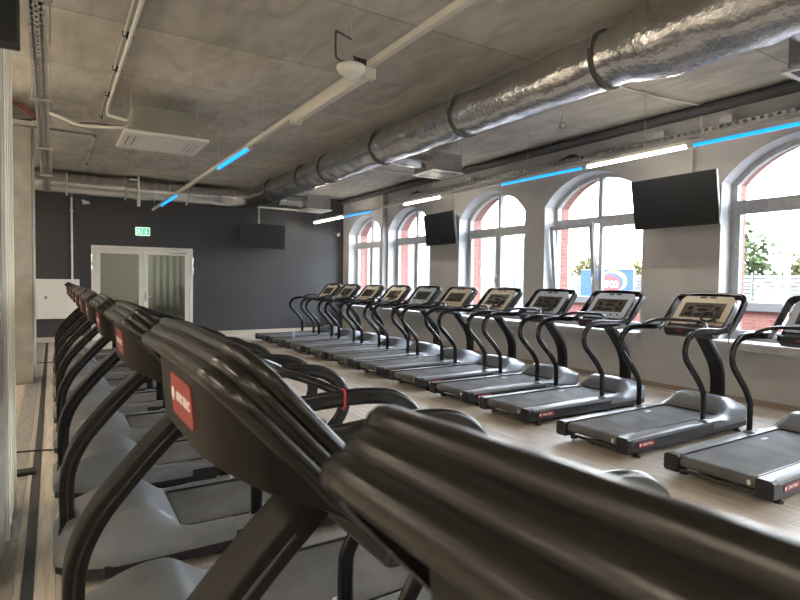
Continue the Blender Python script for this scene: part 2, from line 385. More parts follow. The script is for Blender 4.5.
# ------------------------------------------------------------------ columns
def column(y0, y1, label):
    t = thing('concrete_column', label, 'column', (-.50, (y0+y1)/2, 0))
    h = (y1-y0)/2
    obj('shaft', bx(-.26, -h, 0, .25, h, ZC), M['conc'], t, bevel=.012)
    bm = B(); d = .10 if h < .4 else .62
    box(bm, .25, h-d, .02, .262, h+.03, ZC); box(bm, .262, h-.012, .02, .278, h+.03, ZC); box(bm, .262, h-d, .02, .272, h-d+.02, ZC); box(bm, .20, h+.002, .02, .262, h+.03, ZC)
    if h > .4: box(bm, .262, h-.36, .02, .270, h-.34, ZC); box(bm, .262, h-.16, .02, .269, h-.147, ZC)
    obj('corner_profile', bm, M['profile'], t, bevel=.002)
column(3.40, 4.60, 'grey concrete column with white vertical corner profile at the left edge of the photo')
column(9.85, 10.35, 'rough grey concrete column standing further back, left of the floor channel')
# ------------------------------------------------------------------ floor channel
t = thing('floor_channel', 'long grey metal cable channel with a dark line set along the left of the floor', 'floor channel', (-.25, 5.6, 0))
bm = B()
for i in range(17): box(bm, -.085, -10+i*1.2+.003, 0, .065, -10+(i+1)*1.2-.003, .006)
obj('cover_plates', bm, M['trench'], t)
bm = B(); box(bm, .10, -10.1, 0, .155, 10.2, .004); obj('dark_line', bm, M['strip'], t)
bm = B(); box(bm, .07, -10.1, 0, .095, 10.2, .008); box(bm, -.11, -10.1, 0, -.09, 10.2, .008); obj('edge_profile', bm, M['skirt'], t)
b = obj('floor_socket', bx(-.30, 5.28, .006, -.13, 5.40, .035), M['rubber'], bevel=.005); tag(b, 'small black socket block lying on the floor channel beside the white corner profile', 'socket block')
bm = B(); tube(bm, catmull([(-.3, 6.02, .012), (-.1, 5.98, .012), (.05, 5.9, .012), (.10, 5.75, .012), (.16, 5.72, .012)]), .008, 6)
tag(obj('floor_cable', bm, M['blackout'], smooth=60), 'thin dark cable crossing the floor channel towards a left-row treadmill', 'cable')
bm = B(); tube(bm, catmull([(-.3, 12.1, .012), (-.05, 12.1, .012), (.1, 12.2, .012), (.14, 12.15, .012)]), .008, 6)
tag(obj('floor_cable', bm, M['blackout'], smooth=60), 'thin dark cable on the floor near the far end of the channel', 'cable')

# ------------------------------------------------------------------ treadmill
def tm_hood():
    nu, nv = 40, 44; bm = B(); U0, U1 = 1.38, 2.27; V = []
    def sm(a, b, x): x = max(0, min(1, (x-a)/(b-a))); return x*x*(3-2*x)
    for i in range(nu+1):
        u = U0+(U1-U0)*i/nu; row = []
        hw = .413 if u < 1.95 else .413-.17*((u-1.95)/.32)**2.0
        for j in range(nv+1):
            q = -1+2*j/nv; v = q*hw; av = abs(v)
            dome = .155*sm(1.60, 1.86, u)*(1-sm(1.90, 2.34, u)*.75)
            crest = .255-.03*sm(1.9, 2.3, u)
            lat = 1-.06*(av/crest)**2 if av < crest else .94*(1-min(1, (av-crest)/(.415-crest)))
            side = .205-.055*sm(.34, .413, av)*sm(1.45, 1.8, u)-.014*sm(.385, .413, av)
            z = side+dome*lat
            if u < 1.665 and av < .291: z = .172
            z -= .09*sm(2.20, 2.27, u)
            row.append(bm.verts.new((u, v, z)))
        V.append(row)
    for i in range(nu):
        for j in range(nv): bm.faces.new((V[i][j], V[i+1][j], V[i+1][j+1], V[i][j+1]))
    # low step so the belt opening has a rim
    per = None
    # skirt down
    per = [V[i][0] for i in range(nu+1)] + [V[nu][j] for j in range(1, nv+1)] + [V[i][nv] for i in range(nu-1, -1, -1)] + [V[0][j] for j in range(nv-1, 0, -1)]
    lo = [bm.verts.new((p.co.x, p.co.y*.998, .115)) for p in per]
    m = len(per)
    for i in range(m): bm.faces.new((per[i], per[(i+1) % m], lo[(i+1) % m], lo[i]))
    bm.faces.new(lo); return bm
def fig8(r=.0168, d=.0178, n=9):
    out = []
    for k in range(n+1):
        a = -PI*.62 + 2*PI*.62*k/n; out.append((d+r*math.cos(a), r*math.sin(a)))
    for k in range(n+1):
        a = PI-PI*.62 + 2*PI*.62*k/n; out.append((-d+r*math.cos(a), r*math.sin(a)))
    return out
PV = Vector((.68, 0, .74)); NV = Vector((.74, 0, -.68)); CO = Vector((1.655, 0, 1.115))   # console plane: up, back normal, bottom front origin
def cp(s, y, n=0): return CO + PV*s + NV*n + Vector((0, y, 0))
def band_path():
    pts = []; r = .07; yb, yt, st = .395, .382, .507
    pts += [(-yb, -.03), (-yb, .1), (-yb+.006, .25), (-yt, st-r-.02)]
    for i in range(1, 8): a = PI - (PI/2)*i/8; pts.append((-yt+r+r*math.cos(a), st-r+r*math.sin(a)))
    pts += [(-yt+r+.02, st), (-.08, st+.012), (0, st+.014)]
    full = pts + [(-y, s) for y, s in reversed(pts[:-1])]
    return full
def tm_band():
    P = band_path(); bm = B(); rings = []; n = len(P)
    # outline (o outward, nn back)
    prof = [(-.014, -.004), (-.014, .080)]
    ws = ((-.004, .027), (.022, .053), (.046, .082))
    for k in (2, 1, 0):
        c = (ws[k][0]+ws[k][1])/2; w = ws[k][1]-ws[k][0]
        for i in range(7):
            a = PI*.06+PI*.88*i/6
            prof.append(((.005, .011, .008)[k]+(.017, .010, .015)[k]*math.sin(a), c+w/2*math.cos(a)))
    for i in range(n):
        y0, s0 = P[max(i-1, 0)]; y1, s1 = P[min(i+1, n-1)]
        ty, ts = y1-y0, s1-s0; L = math.hypot(ty, ts); oy, os_ = -ts/L, ty/L
        y, s = P[i]; e = min(1, min(i, n-1-i)/3+.45)
        rings.append([bm.verts.new(cp(s+os_*o*e, y+oy*o*e, .005+(nn*e))) for o, nn in prof])
    m = len(prof)
    for a, b in zip(rings, rings[1:]):
        for j in range(m): bm.faces.new((a[j], a[(j+1) % m], b[(j+1) % m], b[j]))
    bm.faces.new(rings[0]); bm.faces.new(rings[-1][::-1]); return bm
def make_treadmill():
    t = thing('treadmill', 'x', 'treadmill')
    # frame under the deck
    bm = B()
    for s in (-1, 1):
        box(bm, .02, min(s*.30, s*.41), .06, 1.42, max(s*.30, s*.41), .165); box(bm, 1.42, min(s*.30, s*.405), .06, 2.05, max(s*.30, s*.405), .125)
    box(bm, .25, -.30, .06, .32, .30, .12); box(bm, 1.2, -.30, .06, 1.27, .30, .12)
    prism(bm, [(1.9, -.40), (2.05, -.375), (2.18, -.30), (2.262, -.18), (2.262, .18), (2.18, .30), (2.05, .375), (1.9, .40)], .045, .13, lambda a, b, h: (a, b, h))
    obj('deck_frame', bm, M['skirtd'], t, bevel=.006)
    for s in (-1, 1):
        bm = B(); prism(bm, [(s*.298, .165), (s*.298, .198), (s*.304, .203), (s*.385, .203), (s*.41, .188), (s*.412, .165)], .0, 1.40, lambda a, b, h: (h, a, b))
        obj('side_rail', bm, M['rail'], t, smooth=True)
        bm = B(); prism(bm, [(s*.292, .07), (s*.292, .19), (s*.300, .204), (s*.395, .204), (s*.418, .185), (s*.418, .075), (s*.40, .06), (s*.30, .06)], -.035, .05, lambda a, b, h: (h, a, b))
        c = obj('end_cap', bm, M['skirtd'], t, bevel=.006)
        bm = B(); cyl(bm, (-.037, s*.35, .15), .008, .005, 'x', 10); cyl(bm, (-.037, s*.35, .10), .008, .005, 'x', 10); obj('screw', bm, M['black'], c)
        for u in (.17, 1.95):
            bm = B(); lathe(bm, [(.035, 0), (.035, .012), (.014, .018), (.012, .06)], (u, s*.36, 0), 14); obj('foot', bm, M['rubber'], t)
        pts = [(1.25, .19), (1.25, .42), (1.235, .50), (1.15, .62), (1.02, .75), (.925, .85), (.90, .94), (.935, 1.035), (1.03, 1.10), (1.17, 1.122), (1.35, 1.12), (1.50, 1.112), (1.62, 1.12), (1.70, 1.155)]
        path = catmull([(u, s*(.366 if u < 1.5 else .366+.019*(u-1.5)/.2), z) for u, z in pts], 5)
        bm = B(); P = path; fr = []
        prof = fig8(); rings = []
        for i in range(len(P)):
            tg = (P[min(i+1, len(P)-1)]-P[max(i-1, 0)]).normalized(); side = Vector((0, 1, 0)); nn = tg.cross(side).normalized()
            rings.append([bm.verts.new(P[i]+nn*a+side*b) for a, b in prof])
        m = len(prof)
        for a, b in zip(rings, rings[1:]):
            for j in range(m): bm.faces.new((a[j], a[(j+1) % m], b[(j+1) % m], b[j]))
        bm.faces.new(rings[0]); bm.faces.new(rings[-1])
        h = obj('handrail', bm, M['frame'], t, smooth=50)
        bm = B(); lathe(bm, [(.055, .198), (.055, .207), (.045, .218), (.024, .224)], (1.25, s*.366, 0), 18)
        obj('handrail_collar', bm, M['hood'], t, smooth=True)
        # badge on deck side
        bm = B(); prism(bm, [(a+.245, b+.125) for a, b in rrect(.24, .052, .012)], s*.412, s*.416, lambda a, b, h: (a, h, b)); bd = obj('side_badge', bm, M['red'], t); bd['label'] = 'red badge with white lettering'
        text('badge_lettering', 'STAR TRAC', .031, basis((.262 if s < 0 else .228, s*.4165, .125), (1, 0, 0) if s < 0 else (-1, 0, 0), (0, 0, 1)), M['ink'], bd, .0006, .95, .0008)
        bm = B(); prism(bm, [(a+(.149 if s < 0 else .341), b+.125) for a, b in circ(.014, 12)], s*.416, s*.4172, lambda a, b, h: (a, h, b)); obj('badge_emblem', bm, M['ink'], bd)
    # belt
    prof = [(1.655, .193), (.05, .193)] + [(.03+.045*math.cos(a), .148+.045*math.sin(a)) for a in [PI/2+PI*i/8 for i in range(9)]] + [(.06, .103), (1.655, .103)]
    bm = B(); prism(bm, prof, -.288, .288, lambda a, b, h: (a, h, b)); bl = obj('running_belt', bm, M['belt'], t, smooth=True)
    bm = B(); cyl(bm, (.0, -.30, .085), .014, .60, 'y', 10); obj('rear_bar', bm, M['black'], t)
    bm = B(); prism(bm, [(a+1.18, b+.20) for a, b in rrect(.10, .034, .016)], .1935, .1945, lambda a, b, h: (a, b, h)); sl = obj('belt_sticker', bm, M['label'], t); sl['label'] = 'pale oval sticker'
    bm = B()
    for q in (-.025, 0, .025): cyl(bm, (1.18+q, .20, .1945), .0065, .0008, 'z', 8)
    obj('sticker_print', bm, M['black'], sl)
    bm = B(); prism(bm, [(a-.26, b) for a, b in circ(.018, 14, .8, 1.2)], 0, .002, lambda a, b, h: (-.0145-.002+h, a+.02, b+.148)); obj('belt_emblem', bm, M['label'], bl)
    hd = obj('motor_hood', tm_hood(), M['hood'], t, smooth=50)
    # belt surround (dark inlet in front of the hood)
    bm = B(); prism(bm, [(.0, .288), (1.62, .288), (1.652, .268), (1.652, -.268), (1.62, -.288), (.0, -.288), (.0, -.296), (1.635, -.297), (1.67, -.275), (1.67, .275), (1.635, .297), (.0, .296)], .17, .207, lambda a, b, h: (a, b, h)); obj('belt_surround', bm, M['black'], t)
    # mast
    mp = catmull([(2.20, 0, .2), (2.205, 0, .40), (2.19, 0, .55), (2.13, 0, .69), (2.02, 0, .83), (1.88, 0, .98), (1.75, 0, 1.10)], 6)
    bm = B(); pf = [(a, b) for a, b in rrect(.072, .145, .010)]
    pf2 = []
    for a, b in pf: pf2.append((a, b))
    sweep(bm, mp, pf2, up=(1, 0, .001)); ms = obj('mast', bm, M['matt'], t, smooth=30)
    bm = B()
    for s in (-1, 1): sweep(bm, [p+Vector((0, s*.073, 0)) for p in mp[:-3]], circ(.006, 6), up=(1, 0, .001))
    obj('mast_groove_bead', bm, M['black'], ms, smooth=60)
    bm = B(); prism(bm, [(a+2.195, b) for a, b in rrect(.10, .168, .02)], .17, .238, lambda a, b, h: (a, b, h)); obj('mast_collar', bm, M['black'], t, bevel=.008)
    # console
    obj('console_frame', tm_band(), M['shell'], t, smooth=55)
    hp = [(1.60, 1.06), (1.60, 1.115), (1.672, 1.121), (1.998, 1.455), (2.052, 1.430), (2.04, 1.285), (1.90, 1.205), (1.76, 1.115), (1.69, 1.085), (1.63, 1.055)]
    bm = B(); W, RR = .310, .16; rings = []
    vs_ = [-W+RR*(1-math.cos(PI/2*k/9)) for k in range(10)]; vs_ += [-v for v in reversed(vs_)]
    for v in vs_:
        e = max(0, (abs(v)-(W-RR))/RR); d = RR*(1-math.sqrt(max(0, 1-e*e)))
        rings.append([bm.verts.new((u-.68*d*min(1, max(0, u-1.66)/.34), v, z-.74*d*max(0, z-1.12)/.34)) for u, z in hp])
    for q, p in zip(rings, rings[1:]):
        for k in range(len(hp)): bm.faces.new((q[k], q[(k+1) % len(hp)], p[(k+1) % len(hp)], p[k]))
    bm.faces.new(rings[0]); bm.faces.new(rings[-1]); obj('console_housing', bm, M['matt'], t, smooth=40)
    pn = [(-.285, .05), (.285, .05), (.300, .09), (.300, .42), (.262, .475), (-.262, .475), (-.300, .42), (-.300, .09)]
    bm = B(); prism(bm, pn, .002, .03, lambda a, b, h: cp(b, a, h)); panel = obj('console_panel', bm, M['cream'], t, bevel=.005)
    dq = [(-.232, .15), (.232, .15), (.232, .37), (-.232, .37)]
    bm = B(); prism(bm, dq, -.0005, .006, lambda a, b, h: cp(b, a, h)); obj('display', bm, M['display'], panel, bevel=.002)
    bm = B()
    for a in (-.09, .02): box2 = prism(bm, [(a, .44), (a+.075, .44), (a+.075, .462), (a, .462)], -.002, .006, lambda p, q, h: cp(q, p, h))
    obj('vent_slot', bm, M['black'], panel)
    bm = B()
    for a, b, w, h in ((-.10, .315, .2, .02), (-.18, .27, .05, .05), (-.05, .25, .1, .03), (.12, .26, .05, .05), (-.19, .18, .06, .04), (-.07, .18, .14, .03), (.1, .18, .08, .04)):
        prism(bm, [(a, b), (a+w, b), (a+w, b+h), (a, b+h)], -.0025, .004, lambda p, q, hh: cp(q, p, hh))
    obj('display_readout', bm, M['screen'], panel)
    bm = B()
    for a in (-.2, -.1, 0, .1, .2): cyl(bm, (0, 0, 0), .0001, .0001, n=3) if False else prism(bm, [(a+x, .105+y) for x, y in circ(.014, 10)], -.004, .006, lambda p, q, hh: cp(q, p, hh))
    obj('button', bm, M['black'], panel)
    # accessory tray and grip bar
    bm = B(); prism(bm, [(1.54, 1.045), (1.54, 1.115), (1.68, 1.13), (1.70, 1.02), (1.58, 1.01)], -.27, .27, lambda a, b, h: (a, h, b)); obj('console_tray', bm, M['black'], t, bevel=.012)
    bm = B(); gp = catmull([(1.25, -.366, 1.123), (1.31, -.335, 1.16), (1.39, -.26, 1.195), (1.43, -.16, 1.205), (1.435, 0, 1.207), (1.43, .16, 1.205), (1.39, .26, 1.195), (1.31, .335, 1.16), (1.25, .366, 1.123)], 5)
    sweep(bm, gp, circ(.023, 12, .75, 1.1), up=(0, 0, 1), scale=lambda f: min(1, .35+9*min(f, 1-f))); obj('grip_bar', bm, M['frame'], t, smooth=60)
    bm = B(); box(bm, 1.532, .06, 1.07, 1.541, .12, 1.09); q = obj('stop_tag', bm, M['red'], t); q['label'] = 'small red stop tag'
    # badge on the back of the console
    a, b = Vector((2.069, 0, 1.36)), Vector((2.0605, 0, 1.305)); up = Vector((.013, 0, .12)).normalized(); up = Vector((.012, 0, .15)).normalized(); nb = Vector((up.z, 0, -up.x))
    c0 = Vector((2.0455, .060, 1.362)); 
    bm = B(); prism(bm, rrect(.20, .084, .014), -.002, .0035, lambda a, b, h: c0+Vector((0, a, 0))+up*b+nb*h); bd = obj('console_badge', bm, M['red'], t); bd['label'] = 'red badge with white lettering'
    text('badge_lettering', 'STAR TRAC', .026, basis(c0+nb*.004+Vector((0, .02, 0)), (0, 1, 0), up), M['ink'], bd, .0006, .95, .0006)
    bm = B(); prism(bm, [(x-.078, y) for x, y in circ(.014, 14)], .003, .005, lambda a, b, h: c0+Vector((0, a, 0))+up*b+nb*h); obj('badge_emblem', bm, M['ink'], bd)
    return t

proto = make_treadmill()
Z = 'with its back to the windows'
RLAB = ['black treadmill at the right edge of the photo, nearest of the row facing the windows',
 'black treadmill with cream console below the nearer wall television, coiled black cable on its console',
 'black treadmill with silvery console in front of the blue billboard window',
 'black treadmill with grey console in front of the narrow pier between two windows',
 'black treadmill with cream console and looped cable below the third window',
 'black treadmill with cream console just left of the third window, fifth from the photo right edge counting the cut one as first plus one',
 'black treadmill with console tinted as blue-lit below the farther wall television',
 'black treadmill with cream console and looped cable in front of the fourth window',
 'black treadmill third from the dark back wall in the window row',
 'black treadmill second from the dark back wall in the window row',
 'black treadmill nearest the dark back wall in the window row, clear handrail seen against the wall']
RLAB[10] = 'black treadmill nearest the dark back wall in the window row'
RLAB[5] = 'black treadmill with cream console between the third window and the farther wall television'
RX = [4.34, 4.38, 4.43, 4.46] + [4.47]*7
RY = [2.28, 3.48, 4.75, 5.83, 6.95, 8.08, 9.17, 10.27, 11.41, 12.57, 13.67]
CREAM = [0, 1, 0, 0, 1, 1, 0, 1, 1, 1, 1]
treads = []
blue_lit_mesh = None
def place(x, y, rz, label, group, first):
    r = proto if first else dup(proto)
    r.location = (x, y, 0); r.rotation_euler = (0, 0, rz); tag(r, label, 'treadmill', group); return r
for i, y in enumerate(RY):
    r = place(RX[i], y, 0 if i < 3 else .022, RLAB[i], 'treadmills in the row facing the windows', i == 0); treads.append(r)
LLAB = ['black treadmill nearest the camera, only its blurred ribbed console top filling the lower right',
 'black treadmill with the large ribbed console and readable red badge, second of the left row',
 'black treadmill with a crimson band round its handrail, third of the left row',
 'black treadmill with a big silver-grey hood and long left mast, fourth of the left row',
 'black treadmill fifth from the camera in the left row',
 'black treadmill sixth from the camera in the left row',
 'black treadmill seventh from the camera in the left row',
 'black treadmill fifth from the far end of the left row'.replace('fifth', 'fourth'),
 'black treadmill third from the far end of the left row',
 'black treadmill second from the far end of the left row',
 'black treadmill at the far end of the left row, nearest the wall cabinet']
LY = [.03+1.17*k for k in range(11)]
for i, y in enumerate(LY):
    place(2.25 if i == 0 else 2.26, y+(.03 if i == 0 else 0), PI, LLAB[i], 'treadmills in the left row', False)
def blue_lit_panel(r):
    for ch in r.children:
        if ch.name.startswith('console_panel'):
            me = bpy.data.meshes.get('blue_lit_panel_mesh')
            if me is None:
                me = ch.data.copy(); me.name = 'blue_lit_panel_mesh'; me.materials[0] = M['silver']
            ch.data = me
for i, r in enumerate(treads):
    if not CREAM[i]: blue_lit_panel(r)

# cables lying on consoles
def coil(x, y, k):
    rnd = random.Random(k); bm = B(); pts = []
    for i in range(26):
        a = i*.72; rr = .075+.012*math.sin(i*1.7)
        p = cp(.10+.05*math.sin(a)*1.2+.03, .0+rr*math.cos(a), -.028-.025*(1+math.sin(a*.5+k))*.5)
        pts.append(p)
    pts += [cp(.03, .1, -.02), cp(.02, .2, -.03)]
    tube(bm, catmull(pts, 3), .012, 6)
    bmesh.ops.translate(bm, verts=bm.verts, vec=(0, -.135, 0))
    o = obj('coiled_cable', bm, M['blackout'], smooth=60); o.location = (x, y, 0); return o
CL = {0: 'dark cable looped on the console of the treadmill at the right edge', 1: 'black coiled cable on the cream console below the nearer wall television', 3: 'black coiled cable on the grey console before the narrow pier',
      4: 'black coiled cable on the cream console below the third window', 7: 'dark coiled cable on the cream console before the fourth window', 9: 'dark coiled cable on the console second from the back wall'}
for k, lb in CL.items(): tag(coil(RX[k], RY[k]+(0 if k < 3 else .04), k), lb, 'cable', 'coiled cables on the consoles')
# hanging end of cable on B
bm = B(); tube(bm, catmull([(5.99, 3.20, 1.19), (5.98, 3.12, 1.19), (5.98, 3.065, 1.12), (5.98, 3.06, .98)], 6), .005, 6)
tag(obj('hanging_cable', bm, M['blackout'], smooth=60), 'thin black cable end dangling from the cream console below the nearer television', 'cable')
# crimson band on left handrail
bm = B(); ring = []
c = Vector((2.26-1.27, LY[2]-.366, 1.152))
pts = [(c.x, c.y+b*1.18, c.z+a*1.13-.033) for a, b in fig8()]
sweep(bm, pts, circ(.005, 6), up=(1, 0, 0), closed=True)
tag(obj('rubber_band', bm, M['redrub'], smooth=60), 'crimson rubber band wrapped round a double handrail in the left row', 'band')
# bottle on far deck
t = thing('drink_bottle', 'small violet drink bottle standing on the far treadmill deck', 'bottle', (4.86, 12.5, .204))
bm = B(); lathe(bm, [(.030, 0), (.033, .02), (.033, .13), (.022, .16), (.014, .175), (.014, .185)], n=16); obj('body', bm, M['bottle'], t, smooth=True)
bm = B(); cyl(bm, (0, 0, .183), .018, .025); obj('cap', bm, M['white'], t)

# ------------------------------------------------------------------ ducts
def duct(name, path, rad, m, n=28, crink=.012, step=.09, seed=0, cut=True):
    P = [Vector(p) for p in path]; Q = []
    for a, b in zip(P, P[1:]):
        k = max(1, int((b-a).length/step)); Q += [a.lerp(b, i/k) for i in range(k)]
    Q.append(P[-1]); bm = B(); rings = []; L = 0
    for i, (p, a, b) in enumerate(frames(Q)):
        if i: L += (Q[i]-Q[i-1]).length
        R = rad(p) if callable(rad) else rad; ring = []
        for j in range(n):
            t = 2*PI*j/n; d = (a*math.cos(t)+b*math.sin(t))
            w = crink*noise.noise((p+d*R)*5+Vector((seed, 0, 0)))+crink*.5*noise.noise((p+d*R)*13)
            ring.append(bm.verts.new(p+d*(R+w)))
        rings.append(ring)
    for q, r in zip(rings, rings[1:]):
        for i in range(n): bm.faces.new((q[i], q[(i+1) % n], r[(i+1) % n], r[i]))
    bm.faces.new(rings[0][::-1]); bm.faces.new(rings[-1]); return bm
DXc, DZc = 4.66, 3.80
t = thing('foil_duct', 'large round foil-wrapped air duct running under the ceiling and turning along the back wall', 'duct', (DXc, 5, DZc))
inv = Matrix.Translation((-DXc, -5, -DZc))
def tl(bm): bmesh.ops.transform(bm, matrix=inv, verts=bm.verts); return bm
def rr(p):
    y = p.y
    if y < 3.12: return .335+.012*math.sin(y*9)
    if y < 3.42: return .335-(y-3.12)/.3*.065
    return .268
path = [(DXc, -4.5, DZc), (DXc, 2.9, DZc)] + [(DXc, 3.0+.1*i, DZc) for i in range(9)] + [(DXc, 14.55, DZc)]
for i in range(1, 9):
    a = (PI/2)*i/8; path.append((DXc-.8*(1-math.cos(a)), 14.62+.8*math.sin(a), DZc))
path += [(3.5, 15.42, DZc)]
obj('main_run', tl(duct('d', path, rr, M['foil'], crink=.020)), M['foil'], t, smooth=60)
obj('cross_run', tl(duct('d', [(3.52, 15.42, DZc), (-1.2, 15.42, DZc)], .262, M['galv'], crink=.006, step=.2)), M['galv'], t, smooth=60)
for y in (13.3, 11.3, 10.1, 8.0, 5.85, 3.62):
    bm = B(); lathe(bm, [(.283, -.025), (.29, -.02), (.29, .02), (.283, .025)], (DXc, y, DZc), 32, 'y')
    s = obj('strap', tl(bm), M['strap'], t, smooth=True)
    for q in (-1, 1):
        bm = B(); tube(bm, [(DXc+q*.29, y, DZc+.05), (DXc+q*.2, y, ZC)], .006, 6); obj('hanger_rod', tl(bm), M['galvd'], s)
for x in (3.0, 1.55, .3):
    bm = B(); lathe(bm, [(.272, -.02), (.28, -.015), (.28, .015), (.272, .02)], (x, 15.42, DZc), 32, 'x'); obj('strap', tl(bm), M['galvd'], t, smooth=True)
# diffuser boxes
def diffuser(x0, y0, s, z0, z1, label):
    t = thing('air_diffuser_box', label, 'air diffuser', (x0+s/2, y0+s/2, z0), 0, 'galvanised diffuser boxes beside the main duct')
    h = s/2
    obj('plenum_box', bx(-h+.04, -h+.04, .02, h-.04, h-.04, z1-z0), M['galv'], t, bevel=.004)
    bm = B(); box(bm, -h, -h, 0, h, -h+.05, .022); box(bm, -h, h-.05, 0, h, h, .022); box(bm, -h, -h+.05, 0, -h+.05, h-.05, .022); box(bm, h-.05, -h+.05, 0, h, h-.05, .022)
    pl = obj('diffuser_face', bm, M['whitem'], t, bevel=.003)
    bm = B()
    for k in range(24):
        a = 2*PI*k/24; ca, sa = math.cos(a), math.sin(a); r0, r1 = .07, h-.07
        p = [(ca*r0-sa*.008, sa*r0+ca*.008), (ca*r1-sa*.022, sa*r1+ca*.022), (ca*r1+sa*.022, sa*r1-ca*.022), (ca*r0+sa*.008, sa*r0-ca*.008)]
        prism(bm, p, .004, .010, lambda a, b, h: (a, b, h))
    cyl(bm, (0, 0, .002), .07, .012); obj('swirl_vanes', bm, M['galvd'], pl)
    obj('backing', bx(-h+.05, -h+.05, .014, h-.05, h-.05, .019), M['black'], pl)
    bm = duct('b', [(-h+.05, 0, .21), (-h-.15, .0, .2), (DXc-(x0+s/2)+.262, 0, .2)], .125, M['foil'], n=20, crink=.012, step=.05, seed=x0)
    obj('foil_branch', bm, M['foil'], t, smooth=60)
    bm = B()
    for a in (-1, 1):
        for b in (-1, 1): tube(bm, [(a*(h-.05), b*(h-.05), z1-z0-.05), (a*(h-.05), b*(h-.05), ZC-z0)], .004, 6)
    obj('threaded_rod', bm, M['galvd'], t)
    return t
diffuser(5.82, 8.2, .72, 3.6, 3.95, 'square galvanised air diffuser box hanging beside the foil duct near the middle of the ceiling')
diffuser(5.55, 13.4, .72, 3.42, 3.80, 'square air diffuser box hanging beside the foil duct near the back wall')
diffuser(5.62, 1.78, .72, 3.52, 3.86, 'square air diffuser box at the right edge of the photo beside the foil duct')

# ------------------------------------------------------------------ air conditioning cassette
t = thing('air_conditioning_cassette', 'white ceiling air conditioning cassette with grey casing hanging at upper left', 'air conditioner', (1.33, 8.6, 3.5))
obj('casing', bx(-.40, -.40, .045, .40, .42, .40), mat('casing_metal', (.30, .31, .27), .45, .2), t, bevel=.006)
pl = obj('face_panel', bx(-.53, -.52, 0, .55, .52, .045), M['whitem'], t, bevel=.012)
obj('intake_grille', bx(-.25, -.30, -.006, .25, .30, .002), M['white'], pl, bevel=.004)
for x in (-.45, -.37, .33, .39, .45): obj('air_slot', bx(x, -.30, -.004, x+.012, .28, .003), M['galvd'] if x > 0 else M['black'], pl)
for a, b in ((-.43, -.38), (.43, -.38), (.43, .38), (-.43, .38)):
    bm = B(); tube(bm, [(a, b, .10), (a, b, .62)], .006, 6); box(bm, a-.03, b-.03, .09, a+.03, b+.03, .12); obj('hanger', bm, M['galvd'], t)
bm = B(); tube(bm, catmull([(.42, .2, .1), (.50, .2, .13), (.47, .25, .2), (.5, .3, .25)]), .012, 6); obj('pipe_coil', bm, M['blackout'], t, smooth=60)

# ------------------------------------------------------------------ light tracks
def lights(x, z, y0, y1, segs, label, warm=False):
    t = thing('light_track', label, 'light track', (x, (y0+y1)/2, z)); cy = (y0+y1)/2
    bm = B(); box(bm, -.024, y0-cy, .0, .024, y1-cy, .055); obj('rail', bm, M['track'], t, bevel=.005)
    for a, b, kind in segs:
        mm = {'w': M['ledfill'] if warm else M['led'], 'b': M['ledb'], 'o': M['tubeoff']}[kind]
        bm = B(); pf = [(.030, -.004), (.030, -.018), (.018, -.034), (-.018, -.034), (-.030, -.018), (-.030, -.004)]
        if kind == 'o': pf = [(.05, .0), (.05, -.045), (.03, -.075), (-.03, -.075), (-.05, -.045), (-.05, .0)]
        prism(bm, pf, a-cy, b-cy, lambda p, q, h: (p, h, q+.004)); s = obj('light_tube', bm, mm, t, bevel=.004); s['label'] = {'w': 'white lit tube', 'b': 'blue lit tube', 'o': 'unlit opal tube'}[kind]
        for e in (a, b): obj('end_holder', bx(-.034, e-cy-.025, -.036, .034, e-cy+.025, .004) if kind != 'o' else bx(-.055, e-cy-.03, -.08, .055, e-cy+.03, .004), M['track'], s, bevel=.006)
    n = max(2, int((y1-y0)/2.0))
    for i in range(n+1):
        y = y0+.25+(y1-y0-.5)*i/n-cy; bm = B(); tube(bm, [(0, y, .05), (0, y, ZC-z)], .0035, 5); obj('suspension_wire', bm, M['galvd'], t)
    return t
lights(2.17, 3.30, -4.2, 15.3, [(3.98, 5.55, 'o'), (7.15, 8.75, 'b'), (11.95, 13.95, 'b'), (.8, 2.45, 'o'), (-2.5, -.9, 'w')], 'white suspended light track with two blue segments running over the left row of treadmills')
lights(6.62, 3.30, -4.2, 15.4, [(13.42, 15.38, 'w'), (11.85, 13.38, 'b'), (9.02, 10.42, 'w'), (5.50, 7.28, 'b'), (3.93, 5.46, 'w'), (2.35, 3.89, 'b'), (-.8, .8, 'w'), (-3.6, -2, 'w')], 'suspended light track with alternating white and blue segments along the windows')
lights(-1.7, 3.30, -4.2, 15.2, [(-3.5, -1.5, 'w'), (0, 2, 'w'), (3.5, 5.5, 'w'), (7, 9, 'w'), (10.5, 12.5, 'w')], 'unseen light track added as warm fill over the area beyond the columns', True)  # out of view, added to warm the columns and left floor
lights(.1, 3.30, -4.3, -.6, [(-4.0, -2.5, 'w'), (-2.3, -.8, 'w')], 'short unseen light track added as warm fill behind the camera', True)  # out of view, added to brighten things from the camera side
lights(-4.6, 3.30, -4.2, 15.2, [(-3.5, -1.5, 'w'), (0, 2, 'w'), (3.5, 5.5, 'w'), (7, 9, 'w'), (10.5, 12.5, 'w')], 'unseen light track added as warm fill beside the far left wall', True)  # out of view, added as further warm fill from the left

